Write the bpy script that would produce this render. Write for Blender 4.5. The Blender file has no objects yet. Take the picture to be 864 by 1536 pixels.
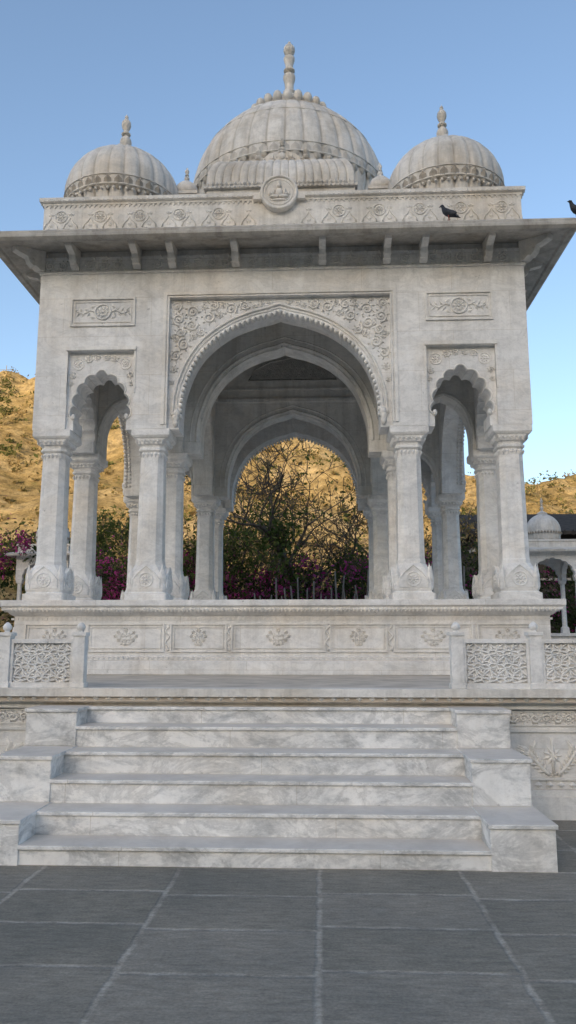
import bpy, math, random
import numpy as np
from mathutils import Vector, Matrix
from mathutils import noise as mn
from mathutils.geometry import tessellate_polygon
from math import sin, cos, pi, radians, sqrt
R = random.Random(7)
scene = bpy.context.scene
COL = scene.collection

# ------------------------------------------------------------------ materials
def new_mat(name):
    m = bpy.data.materials.new(name); m.use_nodes = True
    nt = m.node_tree; nt.nodes.clear()
    return m, nt
class N:
    def __init__(s, nt): s.nt = nt
    def n(s, t, **kw):
        nd = s.nt.nodes.new(t)
        for k, v in kw.items(): setattr(nd, k, v)
        return nd
    def l(s, a, b): s.nt.links.new(a, b)
    def pos(s): return s.n('ShaderNodeNewGeometry').outputs['Position']
    def mapping(s, vec, scale=(1,1,1), loc=(0,0,0), rot=(0,0,0)):
        m = s.n('ShaderNodeMapping'); s.l(vec, m.inputs[0])
        m.inputs['Scale'].default_value = scale; m.inputs['Location'].default_value = loc; m.inputs['Rotation'].default_value = rot
        return m.outputs[0]
    def noise(s, vec, scale, detail=4, rough=.55, dist=0):
        m = s.n('ShaderNodeTexNoise'); s.l(vec, m.inputs['Vector'])
        m.inputs['Scale'].default_value = scale; m.inputs['Detail'].default_value = detail
        m.inputs['Roughness'].default_value = rough; m.inputs['Distortion'].default_value = dist
        return m.outputs['Fac']
    def ramp(s, fac, stops):
        r = s.n('ShaderNodeValToRGB'); s.l(fac, r.inputs[0])
        els = r.color_ramp.elements
        while len(els) < len(stops): els.new(.5)
        for e, (p, c) in zip(els, stops):
            e.position = p; e.color = (c, c, c, 1) if not hasattr(c, '__len__') else (*c, 1)
        return r.outputs[0]
    def mix(s, fac, a, b, mode='MIX'):
        m = s.n('ShaderNodeMix', data_type='RGBA', blend_type=mode)
        for sock, v in ((m.inputs[0], fac), (m.inputs[6], a), (m.inputs[7], b)):
            if hasattr(v, 'is_output'): s.l(v, sock)
            elif hasattr(v, '__len__'): sock.default_value = (*v, 1)
            else: sock.default_value = v
        return m.outputs[2]
    def math(s, op, a, b=0):
        m = s.n('ShaderNodeMath', operation=op)
        for sock, v in ((m.inputs[0], a), (m.inputs[1], b)):
            if hasattr(v, 'is_output'): s.l(v, sock)
            else: sock.default_value = v
        return m.outputs[0]
    def out(s, col, rough=.7, height=None, bump=.3, bdist=.01, spec=.3):
        b = s.n('ShaderNodeBsdfPrincipled')
        if hasattr(col, 'is_output'): s.l(col, b.inputs['Base Color'])
        else: b.inputs['Base Color'].default_value = (*col, 1)
        if hasattr(rough, 'is_output'): s.l(rough, b.inputs['Roughness'])
        else: b.inputs['Roughness'].default_value = rough
        b.inputs['Specular IOR Level'].default_value = spec
        if height is not None:
            bp = s.n('ShaderNodeBump'); s.l(height, bp.inputs['Height'])
            bp.inputs['Strength'].default_value = bump; bp.inputs['Distance'].default_value = bdist
            s.l(bp.outputs[0], b.inputs['Normal'])
        o = s.n('ShaderNodeOutputMaterial'); s.l(b.outputs[0], o.inputs[0])

def marble(name, lo, hi, vein=.28, streak=.22, joints=True, jw=1.35, jh=.62, stain=.38, crev=False, updirt=.7, mott=.28):
    m, nt = new_mat(name); g = N(nt); P = g.pos()
    big = g.noise(P, 1.1, 7, .6, .4)
    c = g.ramp(big, [(.3, lo), (.62, hi)])
    c = g.mix(stain, c, g.mix(1, c, g.ramp(g.noise(P, .9, 6, .65), [(.47, (1,1,1)), (.68, (.93,.81,.66))]), 'MULTIPLY'))
    v = g.noise(g.mapping(P, (1,1,1.6), rot=(.3,.5,.2)), 1.9, 9, .68, .8)
    vm = g.ramp(v, [(.44, 1), (.49, .70), (.515, .62), (.56, 1)])
    c = g.mix(vein, c, g.mix(1, c, vm, 'MULTIPLY'))
    mo = g.noise(g.mapping(P, (1.2,1.2,2.6), rot=(0,.25,0)), 2.6, 10, .72, .3)
    c = g.mix(mott, c, g.mix(1, c, g.ramp(mo, [(.36, (.56,.58,.60)), (.54, (1,1,1))]), 'MULTIPLY'))
    st = g.noise(g.mapping(P, (5,5,.4)), 1.0, 6, .68)
    c = g.mix(streak, c, g.mix(1, c, g.ramp(st, [(.36, (.42,.40,.37)), (.55, (1,1,1))]), 'MULTIPLY'))
    sp = g.noise(P, 28, 6, .7)
    c = g.mix(.35, c, g.mix(1, c, g.ramp(sp, [(.3, .7), (.5, 1), (.8, 1.0)]), 'MULTIPLY'))
    pit = g.ramp(g.noise(P, 7, 8, .75), [(.29, .42), (.35, 1)])
    c = g.mix(.7, c, g.mix(1, c, pit, 'MULTIPLY'))
    if joints:
        sx = g.n('ShaderNodeSeparateXYZ'); g.l(P, sx.inputs[0])
        cb = g.n('ShaderNodeCombineXYZ')
        g.l(g.math('ADD', sx.outputs[0], sx.outputs[1]), cb.inputs[0]); g.l(sx.outputs[2], cb.inputs[1])
        br = g.n('ShaderNodeTexBrick'); g.l(cb.outputs[0], br.inputs['Vector'])
        br.inputs['Scale'].default_value = 1; br.inputs['Mortar Size'].default_value = .003
        br.inputs['Mortar Smooth'].default_value = .3
        br.inputs['Brick Width'].default_value = jw; br.inputs['Row Height'].default_value = jh
        br.inputs['Color1'].default_value = (1,1,1,1); br.inputs['Color2'].default_value = (.93,.94,.95,1)
        br.inputs['Mortar'].default_value = (.74,.71,.66,1); br.offset = .37
        c = g.mix(.85, c, g.mix(1, c, br.outputs['Color'], 'MULTIPLY'))
    gn = g.n('ShaderNodeNewGeometry'); sz = g.n('ShaderNodeSeparateXYZ'); g.l(gn.outputs['Normal'], sz.inputs[0])
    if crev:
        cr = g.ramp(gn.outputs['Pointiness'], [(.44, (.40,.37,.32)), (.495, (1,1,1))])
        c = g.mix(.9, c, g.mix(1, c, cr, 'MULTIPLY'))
    up = g.math('MULTIPLY', g.ramp(sz.outputs[2], [(.72, 0), (.97, 1)]), updirt)
    c = g.mix(up, c, g.mix(g.noise(P, 3, 6, .65), (.48,.41,.34), (.84,.76,.66)))
    h = g.math('ADD', g.math('MULTIPLY', sp, .5), g.noise(P, 7, 5, .6))
    g.out(c, .62, h, .35, .012, .25)
    return m

M_MAR = marble('marble_wall', (.79,.775,.75), (.95,.935,.91))
M_COL = marble('marble_column', (.82,.81,.785), (.96,.945,.92), joints=False, mott=.35)
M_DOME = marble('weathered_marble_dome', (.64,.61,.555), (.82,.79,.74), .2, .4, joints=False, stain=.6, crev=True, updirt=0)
M_PAR = marble('weathered_marble_parapet', (.69,.665,.615), (.87,.845,.80), .2, .35, joints=False, stain=.5, updirt=.5)
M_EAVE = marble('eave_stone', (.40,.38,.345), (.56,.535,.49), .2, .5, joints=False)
M_STEP = marble('marble_step', (.83,.82,.795), (.96,.95,.925), .6, .10, jw=1.9, jh=5, stain=.25, updirt=.8, mott=.85)
M_REL = marble('carved_marble', (.76,.74,.70), (.93,.91,.87), .2, .2, joints=False)
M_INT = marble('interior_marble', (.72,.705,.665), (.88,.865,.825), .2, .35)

def simple(name, c1, c2, scale=4, rough=.8, bump=.4, bd=.02):
    m, nt = new_mat(name); g = N(nt); P = g.pos()
    nz = g.noise(P, scale, 7, .65)
    g.out(g.ramp(nz, [(.3, c1), (.7, c2)]), rough, nz, bump, bd, .2)
    return m
M_TERR = simple('terrace_stone', (.42,.36,.29), (.72,.63,.53), 2.5)
M_PANEL = simple('grey_relief_stone', (.46,.45,.42), (.62,.60,.56), 9)
M_SOIL = simple('soil', (.06,.05,.035), (.12,.10,.06), 3)
M_WOOD = simple('grey_wood', (.18,.155,.13), (.34,.30,.26), 6)
M_BARK = simple('bark', (.05,.04,.03), (.15,.125,.10), 9)
M_DARK = simple('painted_opening_shade', (.008,.007,.006), (.02,.018,.015), 3)  # near-black colour on the window slabs, painted in for shade inside the openings
M_OLD = simple('dark_plaster', (.025,.022,.02), (.10,.09,.08), 1.3)  # dark brown-grey wall tone, mottled by noise
M_SLATE = simple('slate_roof', (.022,.022,.023), (.06,.056,.052), 5, .95)
M_CREAM = simple('pale_ledge', (.30,.28,.25), (.42,.40,.36), 3)
M_PIG = simple('pigeon_feather', (.02,.022,.028), (.05,.055,.065), 20, .5)
M_PIGW = simple('pigeon_wing_feather', (.035,.038,.045), (.08,.085,.095), 20, .6)
M_LEG = simple('pigeon_leg', (.25,.06,.05), (.3,.09,.07), 20, .6)

def leafmat(name, cols):
    m, nt = new_mat(name); g = N(nt)
    ge = g.n('ShaderNodeNewGeometry')
    c1 = g.ramp(ge.outputs['Random Per Island'], [(i/(len(cols)-1), c) for i, c in enumerate(cols)])
    nz = g.noise(ge.outputs['Position'], .8, 4)
    c = g.mix(1, c1, g.ramp(nz, [(.3, .6), (.7, 1.25)]), 'MULTIPLY')
    b = g.n('ShaderNodeBsdfDiffuse'); g.l(c, b.inputs[0])
    t = g.n('ShaderNodeBsdfTranslucent'); g.l(c, t.inputs[0])
    mx = g.n('ShaderNodeMixShader'); mx.inputs[0].default_value = .35
    g.l(b.outputs[0], mx.inputs[1]); g.l(t.outputs[0], mx.inputs[2])
    o = g.n('ShaderNodeOutputMaterial'); g.l(mx.outputs[0], o.inputs[0])
    return m
M_GREEN = leafmat('green_leaves', [(.05,.075,.02), (.11,.15,.045), (.18,.18,.07)])
M_DGREEN = leafmat('dark_leaves', [(.03,.045,.018), (.06,.085,.03), (.10,.11,.05)])
M_DRY = leafmat('dry_leaves', [(.16,.11,.05), (.32,.23,.11), (.17,.16,.07)])
M_SCRUB = leafmat('scrub_leaves', [(.14,.13,.045), (.33,.23,.09), (.48,.34,.16), (.15,.15,.05)])
M_BUSH = leafmat('hill_bush_leaves', [(.07,.085,.03), (.14,.15,.05), (.20,.18,.07)])
M_MAG = leafmat('magenta_bracts', [(.32,.03,.15), (.58,.08,.30), (.10,.09,.04), (.64,.14,.38)])

def hillmat():
    m, nt = new_mat('dry_hillside'); g = N(nt); P = g.pos()
    a = g.noise(P, .14, 10, .74, .5)
    c = g.ramp(a, [(.34, (.19,.16,.06)), (.44, (.40,.275,.11)), (.55, (.56,.40,.185)), (.70, (.66,.50,.28))])
    b = g.noise(P, 1.1, 9, .78)
    c = g.mix(1, c, g.ramp(b, [(.38, .5), (.56, 1.1)]), 'MULTIPLY')
    vo = g.n('ShaderNodeTexVoronoi'); g.l(P, vo.inputs['Vector']); vo.inputs['Scale'].default_value = .55
    h = g.math('ADD', b, g.math('MULTIPLY', vo.outputs['Distance'], .8))
    g.out(c, .95, h, .9, .8, .1)
    return m
M_HILL = hillmat()

def pavemat():
    m, nt = new_mat('slate_paving'); g = N(nt); P = g.pos()
    wob = g.n('ShaderNodeTexNoise'); g.l(P, wob.inputs['Vector']); wob.inputs['Scale'].default_value = 3.2; wob.inputs['Detail'].default_value = 9; wob.inputs['Roughness'].default_value = .75
    off = g.n('ShaderNodeVectorMath', operation='MULTIPLY_ADD')
    g.l(wob.outputs['Color'], off.inputs[0]); off.inputs[1].default_value = (.07,.07,0); g.l(P, off.inputs[2])
    sx = g.n('ShaderNodeSeparateXYZ'); g.l(off.outputs[0], sx.inputs[0])
    cb = g.n('ShaderNodeCombineXYZ')
    g.l(g.math('ADD', sx.outputs[1], .63), cb.inputs[0]); g.l(g.math('ADD', sx.outputs[0], 30.385), cb.inputs[1])
    br = g.n('ShaderNodeTexBrick'); g.l(cb.outputs[0], br.inputs['Vector'])
    br.inputs['Scale'].default_value = 1; br.inputs['Mortar Size'].default_value = .028; br.inputs['Mortar Smooth'].default_value = .8
    br.inputs['Brick Width'].default_value = .60; br.inputs['Row Height'].default_value = 1.0; br.offset = .12
    br.inputs['Color1'].default_value = (.25,.235,.20,1); br.inputs['Color2'].default_value = (.31,.285,.245,1)
    br.inputs['Mortar'].default_value = (.2,.2,.2,1)
    n1 = g.noise(P, 1.0, 8, .6, .3); n2 = g.noise(g.mapping(P, (1,3.5,1)), 7, 9, .75)
    mort = g.mix(g.ramp(g.noise(P, 4, 8, .78), [(.40, 0), (.58, 1)]), (.30,.275,.235), (.48,.445,.39))
    c = g.mix(br.outputs['Fac'], br.outputs['Color'], mort)
    c = g.mix(1, c, g.ramp(n1, [(.3, (.72,.74,.74)), (.7, (1.15,1.11,1.06))]), 'MULTIPLY')
    c = g.mix(1, c, g.ramp(n2, [(.3, .66), (.7, 1.25)]), 'MULTIPLY')
    c = g.mix(.8, c, g.mix(1, c, g.ramp(g.noise(P, 60, 4, .7), [(.35, .75), (.65, 1.15)]), 'MULTIPLY'))
    h = g.math('ADD', g.math('MULTIPLY', n2, .8), g.math('MULTIPLY', br.outputs['Fac'], -.5))
    g.out(c, g.ramp(n1, [(.3, .65), (.7, .85)]), h, .8, .014, .22)
    return m
M_PAVE = pavemat()

# ------------------------------------------------------------------ mesh builder
class B:
    def __init__(s): s.v = []; s.f = []; s.sm = []
    def add(s, vs, fs, smooth=False):
        o = len(s.v); s.v += [tuple(v) for v in vs]
        s.f += [tuple(i+o for i in f) for f in fs]; s.sm += [smooth]*len(fs); return s
    def addrot(s, other, angles):
        for a in angles:
            Mr = Matrix.Rotation(a, 3, 'Z'); o = len(s.v)
            s.v += [tuple(Mr @ Vector(v)) for v in other.v]
            s.f += [tuple(i+o for i in f) for f in other.f]; s.sm += other.sm
        return s
    def box(s, x0, x1, y0, y1, z0, z1):
        vs = [(x, y, z) for z in (z0, z1) for y in (y0, y1) for x in (x0, x1)]
        return s.add(vs, [(0,2,3,1),(4,5,7,6),(0,1,5,4),(2,6,7,3),(0,4,6,2),(1,3,7,5)])
    def prism(s, poly, y0, y1, plane='XZ'):
        n = len(poly)
        a = sum(poly[i][0]*poly[(i+1)%n][1]-poly[(i+1)%n][0]*poly[i][1] for i in range(n))
        if a < 0: poly = poly[::-1]
        if plane == 'XZ': vs = [(x, y0, z) for x, z in poly]+[(x, y1, z) for x, z in poly]
        else: vs = [(y1, x, z) for x, z in poly]+[(y0, x, z) for x, z in poly]
        tris = tessellate_polygon([[Vector((p[0], p[1], 0)) for p in poly]])
        fs = []
        for t in tris:
            i, j, k = t
            cr = (poly[j][0]-poly[i][0])*(poly[k][1]-poly[i][1])-(poly[k][0]-poly[i][0])*(poly[j][1]-poly[i][1])
            if cr < 0: j, k = k, j
            fs.append((i, j, k)); fs.append((n+k, n+j, n+i))
        fs += [(i, n+i, n+(i+1)%n, (i+1)%n) for i in range(n)]
        return s.add(vs, fs)
    def tube(s, pts, rad, sides=5, closed=False, caps=True):
        pts = [Vector(p) for p in pts]; n = len(pts)
        if n < 2: return s
        rs = rad if hasattr(rad, '__len__') else [rad]*n
        vs = []; prev = None
        for i, p in enumerate(pts):
            if closed: t = pts[(i+1)%n]-pts[i-1]
            else: t = pts[min(i+1, n-1)]-pts[max(i-1, 0)]
            if t.length < 1e-9: t = Vector((0,0,1))
            t.normalize()
            if prev is None:
                a = Vector((0,1,0)) if abs(t.y) < .9 else Vector((1,0,0))
                u = t.cross(a).normalized()
            else:
                u = prev-t*prev.dot(t)
                u = u.normalized() if u.length > 1e-6 else t.orthogonal().normalized()
            prev = u; w = t.cross(u)
            vs += [p+(u*cos(2*pi*k/sides)+w*sin(2*pi*k/sides))*rs[i] for k in range(sides)]
        fs = []
        for i in range(n if closed else n-1):
            j = (i+1) % n
            fs += [(i*sides+k, i*sides+(k+1)%sides, j*sides+(k+1)%sides, j*sides+k) for k in range(sides)]
        if caps and not closed:
            fs += [tuple(range(sides))[::-1], tuple((n-1)*sides+k for k in range(sides))]
        return s.add(vs, fs, True)
    def revolve(s, prof, seg=24, c=(0,0), smooth=True, mod=None):
        vs = []
        for r, z in prof:
            for k in range(seg):
                a = 2*pi*k/seg; rr = r*(mod(k) if mod else 1)
                vs.append((c[0]+rr*cos(a), c[1]+rr*sin(a), z))
        fs = []
        for i in range(len(prof)-1):
            fs += [(i*seg+k, i*seg+(k+1)%seg, (i+1)*seg+(k+1)%seg, (i+1)*seg+k) for k in range(seg)]
        fs += [tuple(range(seg))[::-1], tuple((len(prof)-1)*seg+k for k in range(seg))]
        return s.add(vs, fs, smooth)
    def loft(s, rings, smooth=False):
        vs = []
        for z, h, c in rings:
            vs += [(h-c, -h, z), (h, -h+c, z), (h, h-c, z), (h-c, h, z), (-h+c, h, z), (-h, h-c, z), (-h, -h+c, z), (-h+c, -h, z)]
        fs = [tuple(range(8))[::-1], tuple((len(rings)-1)*8+k for k in range(8))]
        for i in range(len(rings)-1):
            fs += [(i*8+k, i*8+(k+1)%8, (i+1)*8+(k+1)%8, (i+1)*8+k) for k in range(8)]
        return s.add(vs, fs, smooth)
    def sqring(s, prof):
        n = len(prof); vs = []
        for sx, sy in ((-1,-1),(1,-1),(1,1),(-1,1)): vs += [(sx*h, sy*h, z) for h, z in prof]
        fs = []
        for c in range(4):
            d = (c+1) % 4
            fs += [(c*n+i, c*n+(i+1)%n, d*n+(i+1)%n, d*n+i) for i in range(n)]
        return s.add(vs, fs)
    def ball(s, c, r, seg=8, rings=5):
        rx, ry, rz = r if hasattr(r, '__len__') else (r, r, r)
        vs = [(c[0], c[1], c[2]-rz)]
        for i in range(1, rings):
            a = -pi/2+pi*i/rings
            vs += [(c[0]+rx*cos(a)*cos(2*pi*k/seg), c[1]+ry*cos(a)*sin(2*pi*k/seg), c[2]+rz*sin(a)) for k in range(seg)]
        vs.append((c[0], c[1], c[2]+rz)); L = len(vs)-1
        fs = [(0, 1+(k+1)%seg, 1+k) for k in range(seg)]
        for i in range(rings-2):
            fs += [(1+i*seg+k, 1+i*seg+(k+1)%seg, 1+(i+1)*seg+(k+1)%seg, 1+(i+1)*seg+k) for k in range(seg)]
        fs += [(1+(rings-2)*seg+k, 1+(rings-2)*seg+(k+1)%seg, L) for k in range(seg)]
        return s.add(vs, fs, True)
    def leaf(s, p, d, L, w, y=.02):
        px, py, pz = p; dx, dz = cos(d), sin(d); nx, nz = -dz, dx
        vs = [(px, py, pz), (px+dx*L*.45+nx*w, py, pz+dz*L*.45+nz*w), (px+dx*L, py, pz+dz*L), (px+dx*L*.45-nx*w, py, pz+dz*L*.45-nz*w), (px+dx*L*.45, py-y, pz+dz*L*.45)]
        return s.add(vs, [(0,4,1),(1,4,2),(2,4,3),(3,4,0)], False)
    def obj(s, name, mat, parent=None, loc=(0,0,0), rot=0, bevel=0, label=None):
        me = bpy.data.meshes.new(name); me.from_pydata(s.v, [], s.f)
        me.polygons.foreach_set('use_smooth', s.sm); me.materials.append(mat); me.update()
        o = bpy.data.objects.new(name, me); COL.objects.link(o)
        o.location = loc; o.rotation_euler = (0, 0, rot)
        if parent: o.parent = parent
        if bevel:
            b = o.modifiers.new('bevel', 'BEVEL'); b.width = bevel; b.segments = 2; b.limit_method = 'ANGLE'; b.angle_limit = radians(50)
        if label: o['label'] = label
        return o

def copyo(o, parent=None, loc=None, rot=None, scale=None):
    c = o.copy(); COL.objects.link(c)
    if parent is not None: c.parent = parent
    if loc is not None: c.location = loc
    if rot is not None: c.rotation_euler = (0, 0, rot)
    if scale is not None: c.scale = scale
    return c
def empty(name, loc, label, cat, group=None):
    e = bpy.data.objects.new(name, None); COL.objects.link(e); e.location = loc; e.empty_display_size = .3
    e['label'] = label; e['category'] = cat
    if group: e['group'] = group
    return e
def top(o, label, cat, group=None):
    o['label'] = label; o['category'] = cat
    if group: o['group'] = group
    return o

# ------------------------------------------------------------------ curves
CTRL = [(1,0),(.987,.18),(.935,.36),(.85,.535),(.713,.695),(.5,.84),(.267,.93),(.1,.968),(0,1)]
def catmull(P, n):
    out = []
    for i in range(len(P)-1):
        p0 = P[max(i-1, 0)]; p1 = P[i]; p2 = P[i+1]; p3 = P[min(i+2, len(P)-1)]
        for k in range(n):
            t = k/n
            out.append(tuple(.5*((2*b)+(-a+c)*t+(2*a-5*b+4*c-d)*t*t+(-a+3*b-3*c+d)*t**3) for a, b, c, d in zip(p0, p1, p2, p3)))
    out.append(P[-1]); return out
def arch(w, zs, za, n=5, cx=0):
    h = [(x*w, zs+z*(za-zs)) for x, z in catmull(CTRL, n)]
    return [(cx-x, z) for x, z in h]+[(cx+x, z) for x, z in h[::-1][1:]]
def resample(pts, step):
    d = [0]
    for a, b in zip(pts, pts[1:]): d.append(d[-1]+math.dist(a, b))
    n = max(2, int(round(d[-1]/step))); out = []; j = 0
    for i in range(n+1):
        t = d[-1]*i/n
        while j < len(d)-2 and d[j+1] < t: j += 1
        k = (t-d[j])/max(1e-9, d[j+1]-d[j]); out.append(tuple(a+(b-a)*k for a, b in zip(pts[j], pts[j+1])))
    return out
def offset(pts, a):
    out = []
    for i, p in enumerate(pts):
        q0 = pts[max(i-1, 0)]; q1 = pts[min(i+1, len(pts)-1)]
        tx, tz = q1[0]-q0[0], q1[1]-q0[1]; L = math.hypot(tx, tz) or 1
        aa = a(i/(len(pts)-1)) if callable(a) else a
        out.append((p[0]-tz/L*aa, p[1]+tx/L*aa))
    return out
def foil(w, zs, za, lobes, amp, cx=0):
    base = resample(arch(w, zs, za, 5, cx), .012)
    return offset(base, lambda t: amp*abs(sin(pi*lobes*t))**.6)
def wallpoly(x0, x1, zb, zt, opens):
    p = [(x0, zb)]
    for o in opens:
        if abs(o[0][1]-zb) > 1e-4: p.append((o[0][0], zb))
        p += o
        if abs(o[-1][1]-zb) > 1e-4: p.append((o[-1][0], zb))
    return p+[(x1, zb), (x1, zt), (x0, zt)]
def spiral(b, cx, cz, r, y, turns=1.6, flip=1, a0=0, t=.016, nl=7):
    pts = []
    for k in range(26):
        u = k/25; a = a0+flip*turns*2*pi*u; rr = r*(1-.85*u)
        pts.append((cx+rr*cos(a), y-.008, cz+rr*sin(a)))
    b.tube(pts, [t*(1-.4*k/25) for k in range(26)], 5)
    for k in range(nl):
        a = a0+flip*k*6.283/nl; b.leaf((cx+r*.9*cos(a), y+.002, cz+r*.9*sin(a)), a+flip*.6, r*.6, r*.18, .03)
    b.ball((cx, y, cz), (r*.22, .03, r*.22), 6, 4)
def rosette(b, cx, cz, r, y, n=8):
    b.tube([(cx+r*cos(2*pi*k/20), y, cz+r*sin(2*pi*k/20)) for k in range(20)], r*.12, 5, closed=True)
    for k in range(n):
        a = 2*pi*k/n; b.leaf((cx+r*.16*cos(a), y+.003, cz+r*.16*sin(a)), a, r*.72, r*.2, .02)
    b.ball((cx, y, cz), (r*.22, .022, r*.22), 8, 4)
def rectframe(b, x0, x1, z0, z1, y, t=.02, d=.02):
    b.box(x0, x1, y-d, y+.02, z0, z0+t); b.box(x0, x1, y-d, y+.02, z1-t, z1)
    b.box(x0, x0+t, y-d+.001, y+.02, z0+t, z1-t); b.box(x1-t, x1, y-d+.001, y+.02, z0+t, z1-t)
def plant(b, cx, z0, h, w, y):
    b.tube([(cx, y, z0), (cx+.01*h, y, z0+h*.5), (cx, y, z0+h*.95)], .010, 5)
    for sgn in (-1, 1):
        for k, (f, s) in enumerate(((.10,.7),(.35,1),(.6,.75))):
            e = (cx+sgn*w*s, z0+h*(f+.22))
            b.tube([(cx, y, z0+h*f), (cx+sgn*w*s*.5, y, z0+h*(f+.02)), (e[0], y, e[1])], [.009,.008,.006], 5)
            for q in range(5): b.leaf((e[0], y+.003, e[1]), q*1.257+.3, h*.15, h*.042, .022)
            b.leaf((cx+sgn*w*s*.5, y+.003, z0+h*(f+.02)), pi/2+sgn*.3, h*.18, h*.045, .022)
            b.leaf((cx+sgn*w*s*.5, y+.003, z0+h*(f+.02)), -pi/2+sgn*.8, h*.15, h*.04, .022)
    for k in range(8): b.leaf((cx, y+.003, z0+h*.95), pi*k/4, h*.18, h*.05, .024)
    for k in range(5): b.leaf((cx, y+.003, z0), pi*k/4, h*.2, h*.045, .02)
def acanthus(b, cx, z0, w, h, y, flip):
    P = []
    for k in range(21):
        t = k/20; P.append((cx+flip*w*(t-.5+.16*sin(2*pi*t)), y-.004, z0+h*(.12+.62*t+.20*sin(pi*t*1.6-.3))))
    b.tube(P, [.016*(1.2-.6*k/20) for k in range(21)], 6)
    for k in range(1, 20):
        t = k/20; dx = P[k+1][0]-P[k-1][0]; dz = P[k+1][2]-P[k-1][2]; a = math.atan2(dz, dx)
        L = h*(.16+.16*sin(pi*t))
        b.leaf((P[k][0], y, P[k][2]), a+.85, L, L*.22, .026); b.leaf((P[k][0], y, P[k][2]), a-.85, L*.95, L*.22, .026)
    for q in (0, 20):
        for k in range(7): b.leaf((P[q][0], y, P[q][2]), k*.9, h*.13, h*.035, .024)

# ================================================================== PAVILION
CY = 14.59; TZ = 1.18
pav = empty('pavilion', (0, CY, TZ), 'white marble domed pavilion with cusped arches on a carved plinth', 'pavilion')
PL = (0, 0, -TZ)
FY = -3.69
ALL4 = (0, pi/2, pi, -pi/2)
b = B()
b.sqring([(3.55,1.175),(3.86,1.175),(3.86,1.36),(3.82,1.375),(3.82,1.40),(3.76,1.42),(3.76,1.98),(3.80,2.0),(3.84,2.04),(3.90,2.06),(3.90,2.10),(3.94,2.12),(3.94,2.20),(3.55,2.20)])
b.box(-3.6, 3.6, -3.6, 3.6, 1.178, 2.197)
b.obj('plinth', M_MAR, pav, PL, bevel=.006)
b = B()
y = -3.762
for x0, x1 in ((-3.6,-2.75),(-2.7,-1.6),(-1.52,-.72),(-.66,.66),(.72,1.52),(1.6,2.7),(2.75,3.6)):
    rectframe(b, x0, x1, 1.48, 1.88, y, .022, .022)
    rectframe(b, x0+.05, x1-.05, 1.53, 1.83, y, .010, .014)
for x in (-3.17, -2.15, -1.12, 0.0, 1.12, 2.15, 3.17):
    plant(b, x, 1.575, .22, .15 if abs(x) > 1.8 or x == 0 else .10, y-.004)
for x in (-.69, .69, -1.56, 1.56):
    b.tube([(x+.03*sin(k*1.2), y-.004, 1.5+.36*k/12) for k in range(13)], .015, 5)
k = -3.74
while k < 3.74:
    b.leaf((k, -3.895, 2.03), pi/2, .085, .04, .025)
    b.leaf((k+.055, -3.895, 2.105), -pi/2, .075, .03, .016)
    k += .11
k = -3.8
while k < 3.8:
    b.box(k, k+.035, -3.838, -3.80, 1.388, 1.412); b.box(k, k+.03, -3.775, -3.75, 1.925, 1.955); k += .07
carv = b.obj('plinth_carving', M_REL, pav, PL)
for a in (pi/2, pi, -pi/2): copyo(carv, rot=a)

# columns
b = B(); b.loft([(2.19,.30,.02),(2.30,.30,.02),(2.31,.275,.02),(2.33,.262,.03),(2.36,.275,.03),(2.40,.275,.03),(2.54,.262,.03),(2.64,.235,.06),(2.73,.205,.085)])
bb = B()
bb.prism([(-.2,2.38),(.2,2.38),(.2,2.5),(.12,2.6),(0,2.70),(-.12,2.6),(-.2,2.5)], -.285, -.23)
bb.tube([(-.2,-.285,2.38),(-.2,-.285,2.5),(-.12,-.285,2.6),(0,-.285,2.70),(.12,-.285,2.6),(.2,-.285,2.5),(.2,-.285,2.38)], .013, 5)
rosette(bb, 0, 2.5, .10, -.287)
for sx in (-1, 1):
    bb.leaf((sx*.228, -.262, 2.36), pi/2, .38, .045, .028)
b.addrot(bb, ALL4); cb_ = b
b = B(); b.loft([(2.72,.200,.09),(2.78,.197,.085),(2.80,.19,.08),(4.40,.172,.072),(4.43,.175,.07)]); cs_ = b
b = B(); b.loft([(4.42,.18,.07),(4.44,.20,.07),(4.47,.20,.07),(4.48,.182,.06),(4.52,.188,.06),(4.53,.215,.06),(4.56,.22,.05),(4.58,.24,.05),(4.61,.245,.03),(4.62,.265,.02),(4.65,.285,.01),(4.75,.285,.01)])
bb = B()
for k in range(6): bb.leaf((-.17+.068*k, -.222, 4.61), -pi/2, .09, .03, .034)
for k in range(5): bb.leaf((-.12+.06*k, -.176, 4.42), -pi/2, .10, .028, .026)
b.addrot(bb, ALL4); cc_ = b
G = (-3.40, -1.91, 1.91, 3.40)
first = None
for gx in G:
    for gy in G:
        if first is None:
            ba = cb_.obj('column', M_COL, pav, (gx, gy, -TZ), bevel=.004)
            sh = cs_.obj('shaft', M_COL, ba, bevel=.005)
            ca = cc_.obj('capital', M_COL, ba, bevel=.004)
            first = (ba, sh, ca)
        else:
            c = copyo(first[0], pav, (gx, gy, -TZ)); copyo(first[1], c); copyo(first[2], c)

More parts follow.
